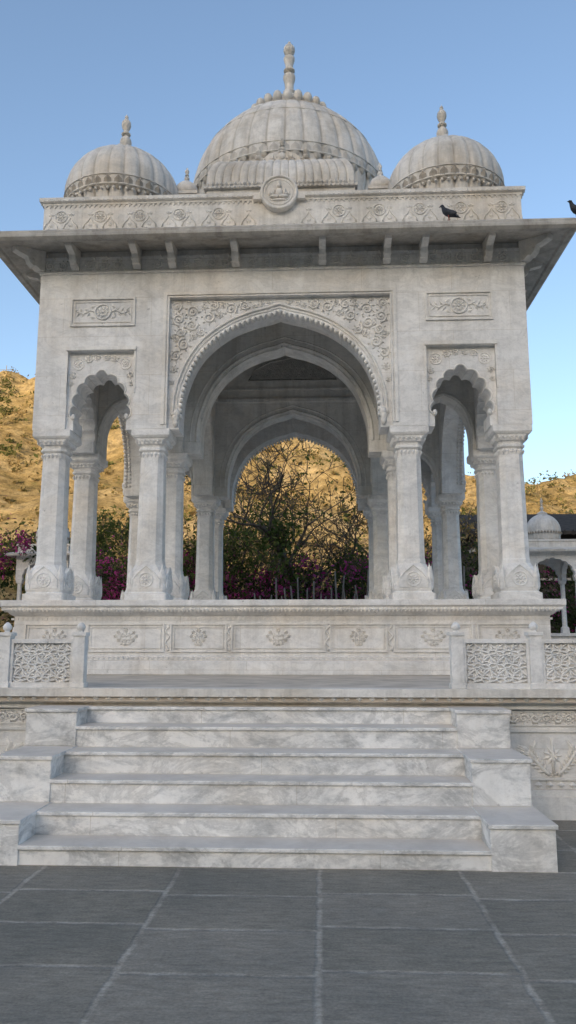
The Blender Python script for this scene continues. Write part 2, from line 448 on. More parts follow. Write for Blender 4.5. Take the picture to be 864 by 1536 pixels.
# outer walls
SA = 2.695
zb, zt = 4.742, 7.5
MA = arch(1.50, 4.95, 6.60)
SM = [foil(.40, 4.93, 5.62, 9, .062, c) for c in (-SA, SA)]
rect = lambda x0, x1, z: [(x0, zb), (x0, z), (x1, z), (x1, zb)]
b = B()
b.prism(wallpoly(-3.69, 3.69, zb, zt, [rect(-3.2, -2.19, 5.97), rect(-1.67, 1.67, 6.80), rect(2.19, 3.2, 5.97)]), FY, FY+.07)
b.prism(wallpoly(-3.6, 3.6, zb+.004, zt-.003, [SM[0], MA, SM[1]]), FY+.065, FY+.50)
b.box(-3.71, 3.71, FY-.02, FY+.03, 7.215, 7.255)
ow = b.obj('arcade_wall', M_MAR, pav, PL, bevel=.004)
b = B(); y = FY
x0, x1, z = -1.67, 1.67, 6.80
for d, w_ in ((.09,.05),(.02,.018)):
    b.box(x0-d, x0-d+w_, y-.022, y+.02, zb+.06, z+d); b.box(x1+d-w_, x1+d, y-.022, y+.02, zb+.06, z+d)
    b.box(x0-d+w_, x1+d-w_, y-.021, y+.02, z+d-w_, z+d)
for sx in (-1, 1):
    x0, x1 = sx*SA-.505, sx*SA+.505
    b.box(x0-.03, x0, y-.012, y+.02, 5.3, 6.0); b.box(x1, x1+.03, y-.012, y+.02, 5.3, 6.0); b.box(x0-.03, x1+.03, y-.035, y+.02, 5.972, 6.03)
    rectframe(b, sx*SA-.5, sx*SA+.5, 6.36, 6.82, y, .03, .026)
    rectframe(b, sx*SA-.44, sx*SA+.44, 6.42, 6.76, y, .012, .014)
    rosette(b, sx*SA, 6.59, .12, y-.01, 10)
    for q in (-1, 1):
        b.tube([(sx*SA+q*.12, y-.008, 6.59), (sx*SA+q*.2, y-.008, 6.62), (sx*SA+q*.3, y-.008, 6.56), (sx*SA+q*.4, y-.008, 6.60)], .012, 5)
        for k in range(7):
            b.leaf((sx*SA+q*(.15+.04*k), y-.001, 6.59), (0 if q > 0 else pi)+(.9 if k % 2 else -.9), .10, .022, .024)
        b.leaf((sx*SA+q*.12, y-.001, 6.70), (0 if q > 0 else pi)-q*.5, .1, .03); b.leaf((sx*SA+q*.12, y-.001, 6.48), (0 if q > 0 else pi)+q*.5, .1, .03)
    yy = FY+.065
    f = foil(.40, 4.93, 5.62, 9, .062, sx*SA)
    b.tube([(p[0], yy-.004, p[1]) for p in offset(resample(f, .03), .014)], .014, 5)
    for q in (-1, 1):
        rosette(b, sx*SA+q*.36, 5.78, .085, yy, 8)
        spiral(b, sx*SA+q*.20, 5.86, .05, yy, flip=q, t=.010); spiral(b, sx*SA+q*.07, 5.88, .04, yy, flip=-q, t=.008)
        spiral(b, sx*SA+q*.445, 5.6, .045, yy, flip=q, t=.010); spiral(b, sx*SA+q*.46, 5.47, .035, yy, flip=-q, t=.008)
        b.ball((sx*SA+q*.40, yy-.01, 4.95), (.035,.03,.05), 6, 5)
yy = FY+.065
A = resample(MA, .03)
b.tube([(p[0], yy-.01, p[1]) for p in offset(A, .10)], .022, 5)
b.tube([(p[0], yy-.006, p[1]) for p in offset(A, .045)], .012, 5)
for p in offset(resample(MA, .085), -.016):
    b.ball((p[0], yy+.012, p[1]), (.031, .04, .038), 7, 5)
    b.ball((p[0], yy+.10, p[1]), (.024, .03, .026), 6, 4)
for sx in (-1, 1):
    b.ball((sx*1.53, yy-.03, 4.98), (.055,.05,.07), 8, 6); b.revolve([(.02,4.78),(.045,4.84),(.03,4.88),(.06,4.93),(.03,4.97)], 8, (sx*1.545, yy-.02))
    placed = []; rr_ = random.Random(4)
    for r in (.095, .08, .065, .05, .04, .032):
        for t_ in range(500):
            cx = rr_.uniform(.12, 1.66); cz = rr_.uniform(5.2, 6.79)
            if cx+r*1.15 > 1.665 or cz+r*1.15 > 6.795: continue
            dm = min(math.hypot(cx-abs(p[0]), cz-p[1]) for p in A if p[0] >= 0)
            ins = any(abs(abs(p[0])-cx) < .04 and p[1] > cz for p in A)
            if ins or dm < r*1.2+.125: continue
            if any(math.hypot(cx-p[0], cz-p[1]) < (r+p[2])*1.10 for p in placed): continue
            placed.append((cx, cz, r))
            spiral(b, sx*cx, cz, r, yy-.001, flip=sx*(1 if len(placed) % 2 else -1), a0=rr_.random()*6 if sx > 0 else pi-rr_.random()*6, t=max(.007, r*.17))
k = -3.55
while k < 3.55:
    if all(abs(k-q*s) > .13 for q in (3.14,2.18,1.63,.66) for s in (-1,1)):
        spiral(b, k, 7.36, .07, FY-.004, flip=1 if int(k*10) % 2 else -1, a0=k*3, t=.014)
        b.leaf((k+.08, FY+.001, 7.44), 2.2, .1, .03); b.leaf((k+.09, FY+.001, 7.30), -.4, .09, .03)
    k += .21
ot = b.obj('arch_carving', M_REL, pav, PL)
for a in (pi/2, pi, -pi/2):
    sc = (.9985,.9985,1) if a != pi else (1,1,1)
    copyo(ow, rot=a, scale=sc, loc=(0,0,-TZ-(.002 if a != pi else 0))); copyo(ot, rot=a, scale=sc)

# inner arch walls
b = B()
IA = arch(1.42, 4.95, 6.62); IS = [arch(.46, 4.93, 5.72, 5, c) for c in (-SA+.02, SA-.02)]
b.prism(wallpoly(-3.2, 3.2, zb+.006, 8.45, [IS[0], IA, IS[1]]), -2.11, -1.71)
for o_, r_ in ((.06,.03),(.17,.016)):
    for yy in (-2.115, -1.705):
        b.tube([(p[0], yy, p[1]) for p in offset(resample(IA, .05), o_)], r_, 5)
        for q in IS: b.tube([(p[0], yy, p[1]) for p in offset(resample(q, .05), o_*.5)], r_*.6, 5)
b.box(-1.7, 1.7, -1.71, -1.64, 6.86, 6.93); b.box(-1.7, 1.7, -1.71, -1.67, 7.14, 7.18)
iw = b.obj('inner_arch_wall', M_INT, pav, PL, bevel=.004)
bb = B(); C = [(-.98,7.36),(.98,7.36),(.84,7.60),(.50,7.78),(0,7.88),(-.50,7.78),(-.84,7.60)]
bb.prism(C, 1.675, 1.72)
for r_, (z0_, n_) in enumerate(((7.43,7),(7.55,6),(7.67,4),(7.77,2))):
    for k in range(-n_, n_+1): spiral(bb, k*.12+(.05 if r_ % 2 else 0), z0_, .055, 1.67, flip=1 if (k+r_) % 2 else -1, t=.014)
bb.tube([(x, 1.67, z) for x, z in C], .022, 5, closed=True)
b = B(); b.addrot(bb, (pi,))
pn = b.obj('lunette_relief', M_PANEL, pav, PL)
for a in (pi/2, pi, -pi/2):
    sc = (.9985,.9985,1) if a != pi else (1,1,1)
    copyo(iw, rot=a, scale=sc, loc=(0,0,-TZ-(.002 if a != pi else 0))); copyo(pn, rot=a, scale=sc)

b = B(); b.sqring([(1.95,7.47),(3.63,7.47),(3.63,8.2),(1.95,8.3)]); b.box(-2.05,2.05,-2.05,2.05,8.42,8.60)
b.obj('roof_slab', M_INT, pav, PL)
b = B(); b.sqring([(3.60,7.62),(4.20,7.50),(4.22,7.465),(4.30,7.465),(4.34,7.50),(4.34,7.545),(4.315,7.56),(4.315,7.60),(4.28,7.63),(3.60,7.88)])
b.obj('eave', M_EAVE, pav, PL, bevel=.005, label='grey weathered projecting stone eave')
b = B(); prof = [(-3.66,7.27),(-3.74,7.27),(-3.80,7.31),(-3.84,7.30),(-3.90,7.35),(-3.93,7.42),(-4.02,7.44),(-4.12,7.47),(-4.14,7.53),(-3.66,7.63)]
b.prism(prof, -.05, .05, 'YZ')
b.prism([(p[0]-.004, p[1]) for p in prof[1:4]]+[(-3.70,7.34)], -.06, .06, 'YZ')
b.tube([(-.06, -3.86, 7.38), (.06, -3.86, 7.38)], .035, 8)
br = b.obj('eave_bracket', M_PAR, pav, PL, bevel=.004)
firstb = True
for a in ALL4:
    for x in (-3.14,-2.18,-1.63,-.66,.66,1.63,2.18,3.14):
        l = (x*cos(a), x*sin(a), -TZ)
        if firstb: br.location = l; firstb = False
        else: copyo(br, loc=l, rot=a)
for a in (pi/4, 3*pi/4, -pi/4, -3*pi/4):
    c = copyo(br, rot=a); d = 1.42
    c.location = (d*sin(a), -d*cos(a), -TZ); c.scale = (1.3, 1.03, 1)

# parapet with its carving
b = B(); b.sqring([(3.56,7.75),(3.70,7.75),(3.70,8.37),(3.72,8.37),(3.72,8.40),(3.76,8.42),(3.76,8.48),(3.56,8.48)])
bb = B(); y = -3.702
xs = [(-3.42+.62*k) for k in range(12)]
for x in xs:
    if abs(x) < .34: continue
    rosette(bb, x, 8.18, .092, y-.002, 8)
for i in range(24):
    x = -3.73+.31*i+.31*.5
    if abs(x) < .38 or any(abs(x-q) < .12 for q in xs): continue
    bb.tube([(x-.11,y,7.98),(x-.09,y,8.05),(x-.04,y,8.10),(x,y,8.17),(x+.04,y,8.10),(x+.09,y,8.05),(x+.11,y,7.98)], .012, 5)
    for q in (-.5, 0, .5): bb.leaf((x, y+.002, 8.0), pi/2+q, .08, .02, .014)
    for q in (-.9, 0, .9): bb.leaf((x, y+.002, 8.19), pi/2+q, .07, .022, .016)
k = -3.68
while k < 3.7:
    if abs(k) > .3: bb.prism([(k-.03,8.37),(k+.03,8.37),(k,8.325)], y-.012, y+.01)
    if abs(k) > .3: bb.leaf((k, y-.058, 8.455), -pi/2, .05, .022, .014)
    k += .078
for i in range(48):
    x = -3.6+.1532*i
    bb.tube([(x-.07, y, 7.93), (x-.05, y, 7.96), (x, y, 7.98), (x+.05, y, 7.96), (x+.07, y, 7.93)], .009, 4)
b.addrot(bb, ALL4)
b.obj('parapet', M_PAR, pav, PL)
# medallion
b = B()
n = 40; cz = 8.46
circ = lambda r: [(r*cos(2*pi*k/n), cz+r*sin(2*pi*k/n)) for k in range(n)]
b.prism(circ(.29), -3.79, -3.60)
b.tube([(p[0], -3.79, p[1]) for p in circ(.268)], .026, 6, closed=True)
b.tube([(p[0], -3.79, p[1]) for p in circ(.212)], .010, 5, closed=True)
for sx in (-1, 1):
    b.prism([(sx*.27,8.36),(sx*.40,8.36),(sx*.40,8.41),(sx*.33,8.45),(sx*.27,8.52)], -3.775, -3.62)
for c_, r_ in (((0,-3.80,8.45),(.058,.035,.075)), ((0,-3.81,8.555),(.036,.035,.04)), ((0,-3.805,8.61),(.028,.025,.03)), ((-.07,-3.80,8.385),(.08,.035,.030)), ((.07,-3.80,8.385),(.08,.035,.030)), ((0,-3.79,8.33),(.14,.028,.022)), ((-.085,-3.80,8.47),(.022,.025,.055)), ((.085,-3.80,8.47),(.022,.025,.055)), ((-.11,-3.80,8.43),(.03,.022,.022)), ((.11,-3.80,8.43),(.03,.022,.022)), ((-.15,-3.795,8.44),(.02,.02,.04)), ((.15,-3.795,8.44),(.02,.02,.04))):
    b.ball(c_, r_, 8, 6)
md = b.obj('medallion', M_PAR, pav, PL, label='round medallion carved with a seated figure')
for a in (pi/2, pi, -pi/2): copyo(md, rot=a)

# domes
def dome(Rr, z0, zb_, bb_, pan, sub, neck, levels, gv, tuck=.975):
    b = B(); seg = pan*sub
    prof = [(Rr*tuck, z0), (Rr*tuck, zb_-neck), (Rr*(tuck+.6*(1-tuck)), zb_-neck*.7), (Rr*(1-.15*(1-tuck)), zb_-neck*.35)]
    for i in range(levels+1):
        t = i/levels*(pi/2)*.985; prof.append((Rr*cos(t), zb_+bb_*sin(t)))
    def md(k):
        u = abs(sin(pi*(k % sub)/sub)); return 1-gv*(1-u)**3
    b.revolve(prof, seg, mod=md)
    return b
def ringleaves(b, r, z, L, w, n, up=1, th=.03, rtop=None):
    for k in range(n):
        a = 2*pi*k/n; ca, sa = cos(a), sin(a); r2 = rtop if rtop else r
        rm = (r+r2)/2
        def P(rr, t, zz): return (rr*ca-t*sa, rr*sa+t*ca, zz)
        vs = [P(r, w, z), P(r, -w, z), P(rm, w*.9, z+up*L*.55), P(rm, -w*.9, z+up*L*.55), P(r2, 0, z+up*L), P(r+th, 0, z), P(rm+th, 0, z+up*L*.5)]
        fs = [(0,5,6,2),(5,1,3,6),(2,6,4),(6,3,4)]
        if up < 0: fs = [f[::-1] for f in fs]
        b.add(vs, fs, False)
def finial_prof(z, h, r):
    P = [(1.5,0),(1.5,.02),(1.15,.04),(.9,.07),(1.15,.10),(1.15,.13),(.7,.15),(.72,.20),(1.05,.22),(1.05,.24),(.72,.26),(.78,.36),(1.0,.42),(1.05,.45),(1.0,.48),(.55,.50),(.5,.53),(.95,.545),(.95,.565),(.58,.58),(.72,.66),(.95,.72),(.95,.75),(.5,.77),(.40,.79),(.85,.82),(1.0,.86),(.95,.90),(.7,.935),(.4,.955),(.22,.965),(.3,.98),(.2,.995),(.03,1)]
    return [(a*r, z+c*h) for a, c in P]
def bulb_prof(z, h, r):
    P = [(2.0,0),(1.9,.04),(1.2,.08),(.75,.13),(.95,.17),(1.3,.24),(1.35,.30),(1.1,.37),(.6,.42),(.5,.45),(1.05,.47),(1.05,.50),(.5,.53),(.6,.58),(.95,.65),(1.1,.72),(1.0,.79),(.6,.85),(.3,.88),(.45,.91),(.35,.95),(.12,.97),(.03,1)]
    return [(a*r, z+c*h) for a, c in P]
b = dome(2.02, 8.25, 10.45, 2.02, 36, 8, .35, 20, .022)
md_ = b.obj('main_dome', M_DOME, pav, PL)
b = B()
ringleaves(b, 2.03, 10.42, .17, .085, 64, th=.02, rtop=2.02)
ringleaves(b, 2.03, 10.40, .13, .07, 64, up=-1, th=.02, rtop=2.015)
for z_, t_ in ((10.41,.022),(10.62,.012),(11.50,.008),(12.0,.008)):
    r_ = 2.02*sqrt(max(0, 1-((z_-10.45)/2.02)**2)) if z_ > 10.5 else 2.03
    b.tube([(r_*cos(2*pi*k/72), r_*sin(2*pi*k/72), z_) for k in range(72)], t_, 6, closed=True)
b.obj('dome_band', M_DOME, md_)
b = B()
b.revolve([(.66,12.20),(.76,12.46),(.72,12.58),(.5,12.64),(.36,12.74),(.3,12.88),(.2,12.98)], 32)
for k in range(24):
    a = 2*pi*k/24
    b.ball((.80*cos(a), .80*sin(a), 12.50), (.095,.095,.115), 8, 6)
for k in range(18):
    a = 2*pi*k/18; b.ball((.50*cos(a), .50*sin(a), 12.68), (.08,.08,.08), 8, 6)
b.obj('lotus_crown', M_DOME, md_)
b = B(); b.revolve(finial_prof(12.8, 1.60, .125), 20); b.obj('finial', M_DOME, md_)
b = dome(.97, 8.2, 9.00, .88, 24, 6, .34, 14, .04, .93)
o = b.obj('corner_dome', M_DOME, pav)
b = B(); ringleaves(b, .945, 8.78, .13, .065, 36, th=.03, rtop=.968); ringleaves(b, .94, 8.76, .08, .06, 36, up=-1, th=.022, rtop=.915)
for z_, r_, t_ in ((8.77,.952,.018),(8.93,.97,.010)):
    b.tube([(r_*cos(2*pi*k/48), r_*sin(2*pi*k/48), z_) for k in range(48)], t_, 5, closed=True)
for k in range(60):
    a = 2*pi*k/60; b.ball((.945*cos(a), .945*sin(a), 8.70), (.024,.024,.026), 5, 4)
d = b.obj('dome_band', M_DOME, o)
b = B(); b.revolve([(.30,9.74),(.34,9.82),(.26,9.90),(.16,9.94),(.12,10.0)], 24)
for k in range(16):
    a = 2*pi*k/16; b.ball((.33*cos(a), .33*sin(a), 9.83), (.055,.055,.06), 6, 5)
b.revolve(bulb_prof(9.93, .76, .075), 16)
f = b.obj('finial', M_DOME, o)
D8 = 2.72
for i, (sx, sy) in enumerate(((-1,-1),(1,-1),(1,1),(-1,1))):
    if i == 0: o.location = (sx*D8, sy*D8, -TZ)
    else:
        c = copyo(o, loc=(sx*D8, sy*D8, -TZ)); copyo(d, c); copyo(f, c)
b = B()
b.box(-.19,.19,-.19,.19,8.2,9.10); b.box(-.22,.22,-.22,.22,9.10,9.15)
b.revolve([(.19,9.15),(.21,9.20),(.205,9.27),(.165,9.36),(.08,9.43),(.03,9.45)], 24, mod=lambda k: 1-.05*(k % 2))
b.revolve(bulb_prof(9.42, .30, .035), 10)
mt = b.obj('turret', M_DOME, pav, (-1.66, -2.6, -TZ))
for x, yv in ((1.66,-2.6),(-1.66,2.6),(1.66,2.6),(2.6,-1.66),(2.6,1.66),(-2.6,-1.66),(-2.6,1.66)): copyo(mt, loc=(x, yv, -TZ))
# ribbed rounded roof over the centre of each side
b = B()
NP, NX = 20, 144
vs = []
for i in range(NP+1):
    t = pi*i/NP; hgt = sin(t)**.72
    yv = -2.86-.54*cos(t); zv = 8.84+.68*hgt
    wx = 1.20-.22*hgt**2.5
    for j in range(NX+1):
        u = -1+2*j/NX
        rib = .030*(1-abs(sin(pi*j/8)))**2.5
        vs.append((u*wx, yv+rib*.7*(1 if t < pi/2 else -1)*abs(cos(t)), zv-rib*sin(t)))
fs = [(i*(NX+1)+j, i*(NX+1)+j+1, (i+1)*(NX+1)+j+1, (i+1)*(NX+1)+j) for i in range(NP) for j in range(NX)]
fs += [tuple(i*(NX+1) for i in range(NP+1)), tuple(i*(NX+1)+NX for i in range(NP, -1, -1))]
b.add(vs, fs, True)
b.box(-1.19, 1.19, -3.39, -2.33, 8.2, 8.84)
b.box(-1.23, 1.23, -3.44, -2.3, 8.78, 8.815)
for k in range(-16, 17): b.leaf((k*.073, -3.41, 8.82), pi/2, .10, .034, .03); b.ball((k*.073, -3.445, 8.797), (.020,.016,.020), 5, 4)
b.prism([(-.86,9.49),(.86,9.49),(.78,9.545),(.60,9.57),(.5,9.62),(.3,9.645),(.22,9.72),(0,9.79),(-.22,9.72),(-.3,9.645),(-.5,9.62),(-.60,9.57),(-.78,9.545)], -2.92, -2.82)
for sx in (-1, 1):
    for cx, cz_, r in ((.14,9.60,.06),(.33,9.58,.05),(.50,9.555,.04),(.66,9.535,.03)): spiral(b, sx*cx, cz_, r, -2.925, flip=sx, t=.010)
b.ball((0,-2.92,9.68), (.06,.045,.07), 8, 6)
for x, h in ((0,.30),(-.40,.24),(.40,.24),(-.80,.20),(.80,.20)):
    b.revolve(bulb_prof(9.76-abs(x)*.30-.02, h, .045), 10, (x, -2.87))
bg = b.obj('curved_roof', M_DOME, pav, PL)
for a in (pi/2, pi, -pi/2): copyo(bg, rot=a)

# ================================================================== TERRACE
ter = empty('terrace', (0, 7.6, 0), 'raised marble terrace with carved front wall and stone coping', 'terrace')
b = B(); TX = 15
b.box(-TX, TX, 7.60, 60, -.05, 1.05); b.obj('terrace_wall', M_MAR, ter, (0,-7.6,0))
b = B(); b.box(-TX-.1, TX+.1, 7.46, 60.1, 1.05, 1.172)
b.obj('terrace_floor', M_TERR, ter, (0,-7.6,0), bevel=.006)
b = B()
b.box(-TX-.1, TX+.1, 7.42, 7.62, 1.10, 1.178); b.box(-TX-.08, TX+.08, 7.47, 7.65, 1.045, 1.105)
b.box(-TX, TX, 7.54, 7.65, .985, 1.046)
k = -6.0
while k < 6:
    b.leaf((k, 7.468, 1.052), pi/2, .065, .045, .03); b.leaf((k+.06, 7.475, 1.10), -pi/2, .055, .035, .014)
    k += .12
b.obj('coping', M_PAR, ter, (0,-7.6,0), bevel=.004)
b = B(); y = 7.60
for sx in (1, -1):
    for i in range(3):
        x0 = 2.30+i*1.0; x1 = x0+.94
        if sx < 0: x0, x1 = -x1+.16, -x0+.16
        rectframe(b, x0, x1, .34, .80, y, .025, .022)
        cx = (x0+x1)/2
        for q in (-1, 1): acanthus(b, cx+q*.21, .36, .34, .40, y-.002, q)
        b.tube([(cx, y-.004, .38), (cx, y-.004, .72)], .014, 6)
        for k in range(9): b.leaf((cx, y, .56), k*.698, .10, .024, .024)
for sx in (-1, 1):
    x = 2.2
    while x < 5.2:
        spiral(b, sx*x, .90, .042, y-.006, 1.2, flip=1 if int(x*10) % 2 else -1, t=.011)
        b.leaf((sx*x, y-.014, .27), pi/2, .06, .04, .02)
        x += .105
    b.box(sx*3.7-1.55, sx*3.7+1.55, y-.014, y+.02, .83, .845); b.box(sx*3.7-1.55, sx*3.7+1.55, y-.014, y+.02, .955, .97)
    b.box(sx*3.7-1.55, sx*3.7+1.55, y-.05, y+.02, .20, .26); b.box(sx*3.7-1.57, sx*3.7+1.57, y-.08, y+.02, -.01, .20)
b.obj('wall_carving', M_REL, ter, (0,-7.6,0))

# ================================================================== STAIRCASE
st = empty('staircase', (.09, 5.88, 0), 'broad white marble staircase with stepped side blocks', 'staircase')
ys = [5.88, 6.19, 6.50, 6.81, 7.12, 7.43]; zs = [0, .14, .315, .50, .68, .86, 1.01]
for i in range(6):
    b = B(); y0 = ys[i]-5.88; e = 1.73
    b.box(-e, e, y0, 7.58-5.88, zs[i]-.003, zs[i+1]-.028)
    b.box(-e, e, y0-.022, 7.58-5.88-.001*i, zs[i+1]-.03, zs[i+1])
    b.obj('step', M_STEP, st, bevel=.005)
for sx in (-1, 1):
    b = B()
    x0, x1 = (1.715, 2.18) if sx > 0 else (-2.18, -1.715)
    for (yf, zt0, zt1) in ((5.86, -.01, .322), (6.48, .322, .687), (7.10, .687, 1.016)):
        b.box(x0, x1, yf-5.88, 7.57-5.88, zt0, zt1-.03)
        b.box(x0-.015, x1+.015, yf-5.88-.018, 7.575-5.88, zt1-.032, zt1)
    b.obj('side_block', M_STEP, st, bevel=.006)

# ================================================================== BALUSTRADES
def balustrade(xs_, lab):
    e = empty('balustrade', (xs_[0], 7.55, 1.178), lab, 'balustrade', 'carved marble balustrades on the terrace edge')
    for i, x in enumerate(xs_):
        b = B(); w = .058
        b.box(-w, w, -w, w, 0, .50); b.box(-w-.012, w+.012, -w-.012, w+.012, 0, .05); b.box(-w-.014, w+.014, -w-.014, w+.014, .495, .53)
        b.revolve([(.03,.53),(.022,.545),(.04,.56),(.045,.585),(.03,.61),(.008,.63)], 12)
        b.obj('post', M_COL, e, (x-xs_[0], 0, 0), bevel=.004)
    for a, c in zip(xs_, xs_[1:]):
        L0 = min(a, c)+.06-xs_[0]; L1 = max(a, c)-.06-xs_[0]
        b = B(); b.box(L0, L1, -.035, .035, .0, .05); b.box(L0, L1, -.035, .035, .425, .465)
        b.box(L0, L0+.025, -.034, .034, .05, .425); b.box(L1-.025, L1, -.034, .034, .05, .425)
        b.box(L0+.02, L1-.02, .004, .018, .045, .43)
        X0, X1, Z0, Z1 = L0+.025, L1-.025, .05, .425
        s_ = (X1-X0)/4; hz_ = (Z1-Z0)/3
        def seg(pts, r):
            run = []
            for px, pz in pts:
                if X0-.004 <= px <= X1+.004 and Z0-.004 <= pz <= Z1+.004: run.append((px, -.006, pz))
                else:
                    if len(run) > 1: b.tube(run, r, 5)
                    run = []
            if len(run) > 1: b.tube(run, r, 5)
        for ix in range(-1, 6):
            for iz in range(-1, 5):
                for ox in (0, .5):
                    cx = X0+(ix+ox)*s_; cz_ = Z0+(iz+ox)*hz_
                    sg = 1 if ox else -1
                    pts = []
                    for k in range(31):
                        t = 2*pi*k/30; q = 1+.20*cos(3*t+sg*.9)
                        pts.append((cx+s_*.46*cos(t)*q, cz_+hz_*.48*sin(t)*q))
                    seg(pts, .0115)
                    if X0+.03 < cx < X1-.03 and Z0+.03 < cz_ < Z1-.03:
                        for k in range(3):
                            a_ = k*2.094+sg*.9
                            seg([(cx+.035*cos(a_)*u+.012*sin(a_)*sin(pi*u), cz_+.035*sin(a_)*u-.012*cos(a_)*sin(pi*u)) for u in (0,.33,.66,1)], .009)
        b.obj('lattice_panel', M_COL, e)
    return e
balustrade([1.90, 2.64, 3.38, 4.12, 4.86], 'carved white marble lattice balustrade with ball-topped posts')
balustrade([-1.76, -2.50, -3.24, -3.98, -4.72], 'carved white marble lattice balustrade with ball-topped posts')

# ================================================================== SMALL KIOSKS
def chhatri(loc, h=.78):
    e = empty('small_pavilion', loc, 'small white marble kiosk with a ribbed dome on slender columns', 'pavilion', 'small domed kiosks beside the garden')
    b = B(); b.box(-h-.2, h+.2, -h-.2, h+.2, 0, .62); b.box(-h-.26, h+.26, -h-.26, h+.26, .62, .70); b.obj('plinth', M_MAR, e)
    c0 = B(); c0.loft([(.70,.11,.01),(.88,.10,.03),(.92,.065,.03),(2.15,.055,.022),(2.18,.085,.02),(2.28,.10,.01)])
    first = None
    for x in (-1, 1):
        for y_ in (-1, 1):
            l = (x*h*.87, y_*h*.87, 0)
            if first is None: first = c0.obj('column', M_COL, e, l)
            else: copyo(first, e, l)
    b = B(); w = h
    b.prism(wallpoly(-w, w, 2.27, 3.02, [foil(.72*h, 2.30, 2.78, 9, .035)]), -w, -w+.14)
    b.box(-w-.01, w+.01, -w-.01, -w+.02, 2.90, 2.93)
    a0 = b.obj('arcade_wall', M_MAR, e)
    for a in (pi/2, pi, -pi/2): copyo(a0, rot=a, scale=(.997,.997,1), loc=(0,0,-.002))
    b = B(); b.sqring([(w-.1,3.02),(w+.26,2.96),(w+.28,3.02),(w-.1,3.14)]); b.sqring([(w-.3,3.06),(w-.02,3.06),(w-.02,3.26),(w+.02,3.28),(w+.02,3.33),(w-.3,3.33)]); b.box(-w+.1,w-.1,-w+.1,w-.1,3.03,3.25)
    b.obj('eave', M_PAR, e)
    b = B()
    pr = [(.46,3.2),(.48,3.5),(.50,3.62)]+[(.50*cos(t*pi/20), 3.66+.52*sin(t*pi/20)) for t in range(0, 10)]+[(.03,4.20)]
    b.revolve(pr, 72, mod=lambda k: 1-.05*(1-abs(sin(pi*(k % 6)/6))))
    ringleaves(b, .50, 3.56, .08, .035, 36, th=.03)
    b.revolve([(.14,4.15),(.15,4.2),(.06,4.26)], 16)
    b.revolve(bulb_prof(4.22, .46, .04), 10)
    b.obj('dome', M_DOME, e)
    return e
chhatri((7.12, 22.6, 1.178)); chhatri((-7.62, 23.0, 1.178))

# ================================================================== OLD BUILDING
ob = empty('old_building', (17, 38, 1.17), 'long dark old building with slate roof and shuttered openings', 'building')
b = B(); b.box(-9.3, 12, -3, 3, 0, 5.6); b.obj('wall', M_OLD, ob)
b = B(); b.prism([(-3.9,5.2),(-3.9,5.35),(0,6.75),(3.9,5.35),(3.9,5.2)], -9.8, 12.5, 'YZ')
for k in range(60): b.box(-9.7+k*.37, -9.66+k*.37, -3.93, -3.86, 5.16, 5.4)
b.obj('roof', M_SLATE, ob)
b = B(); b.box(-9.7, 12.3, -3.7, -3.0, 4.45, 4.6); b.box(-9.7,12.3,-3.35,-3.0,3.2,3.3); b.obj('ledge', M_CREAM, ob)
w0 = None
b = B(); b.box(-.5,.5,-.06,.02,0,1.5); b2 = B(); rectframe(b2, -.6, .6, -.1, 1.6, -.06, .1, .04); b2.box(-.03,.03,-.12,-.05,0,1.5)
for k in range(8):
    for z_ in (1.2, 3.4):
        if w0 is None:
            w0 = b.obj('window', M_DARK, ob, (-8.2+k*2.4, -3.02, z_)); f0 = b2.obj('window_frame', M_OLD, w0)
        else:
            c = copyo(w0, ob, (-8.2+k*2.4, -3.02, z_)); copyo(f0, c)

# ================================================================== GROUND, HILLS
b = B(); b.box(-900, 900, -900, 900, -.5, -.006); o = b.obj('ground', M_SOIL); o['kind'] = 'structure'
b = B(); b.box(-40, 40, -60, 7.62, -.1, 0); o = b.obj('paving', M_PAVE); o['kind'] = 'structure'
b = B(); b.box(-14.9, 14.9, 20.5, 59.9, 1.0, 1.20); o = b.obj('garden_soil', M_SOIL); o['kind'] = 'structure'
def ridge(x):
    pts = [(-300,47),(-120,47),(-60,44),(-45,41.8),(-25,41),(-8,38),(6,34),(18,27),(26,25),(40,26),(70,27),(110,29),(300,32)]
    for (a, ha), (c, hc) in zip(pts, pts[1:]):
        if a <= x <= c: return ha+(hc-ha)*(x-a)/(c-a)
    return 30
def hz(x, y):
    t = max(0, min(1, (y-42)/(112-42))); t = t**.95
    f = ridge(x)*t
    if y > 112: f = ridge(x)*max(.2, 1-(y-112)/150)
    rk = abs(mn.fractal(Vector((x*.11, y*.11, 17)), 1, 2, 4))
    nn = mn.fractal(Vector((x*.05, y*.05, 3)), 1, 2, 5)*4+mn.fractal(Vector((x*.25, y*.25, 7)), 1, 2, 4)*1.1-rk*2.0+.6
    return f+nn*min(1, t*2.0)+(-.5 if t == 0 else 0)
def grid_hill(name, xs, ys, fn):
    vs = [(x, y, fn(x, y)) for y in ys for x in xs]; nx = len(xs)
    fs = [(j*nx+i, j*nx+i+1, (j+1)*nx+i+1, (j+1)*nx+i) for j in range(len(ys)-1) for i in range(nx-1)]
    b = B(); b.add(vs, fs, True); o = b.obj(name, M_HILL); o['kind'] = 'structure'; return o
grid_hill('hill', [(-190+1.3*i) for i in range(290)], [(41+1.1*j) for j in range(110)], hz)
EL, AZ = radians(15), radians(200)
def hz2(x, y):   # unseen hill behind the viewer, placed and sized to shade the courtyard
    t = max(0, 1-abs(y+230)/120)
    return (87.2+1.2*mn.fractal(Vector((x*.02, y*.02, 9)), 1, 2, 4))*t**.9-.3
grid_hill('hill', [(-500+12*i) for i in range(84)], [(-358+8*j) for j in range(33)], hz2)

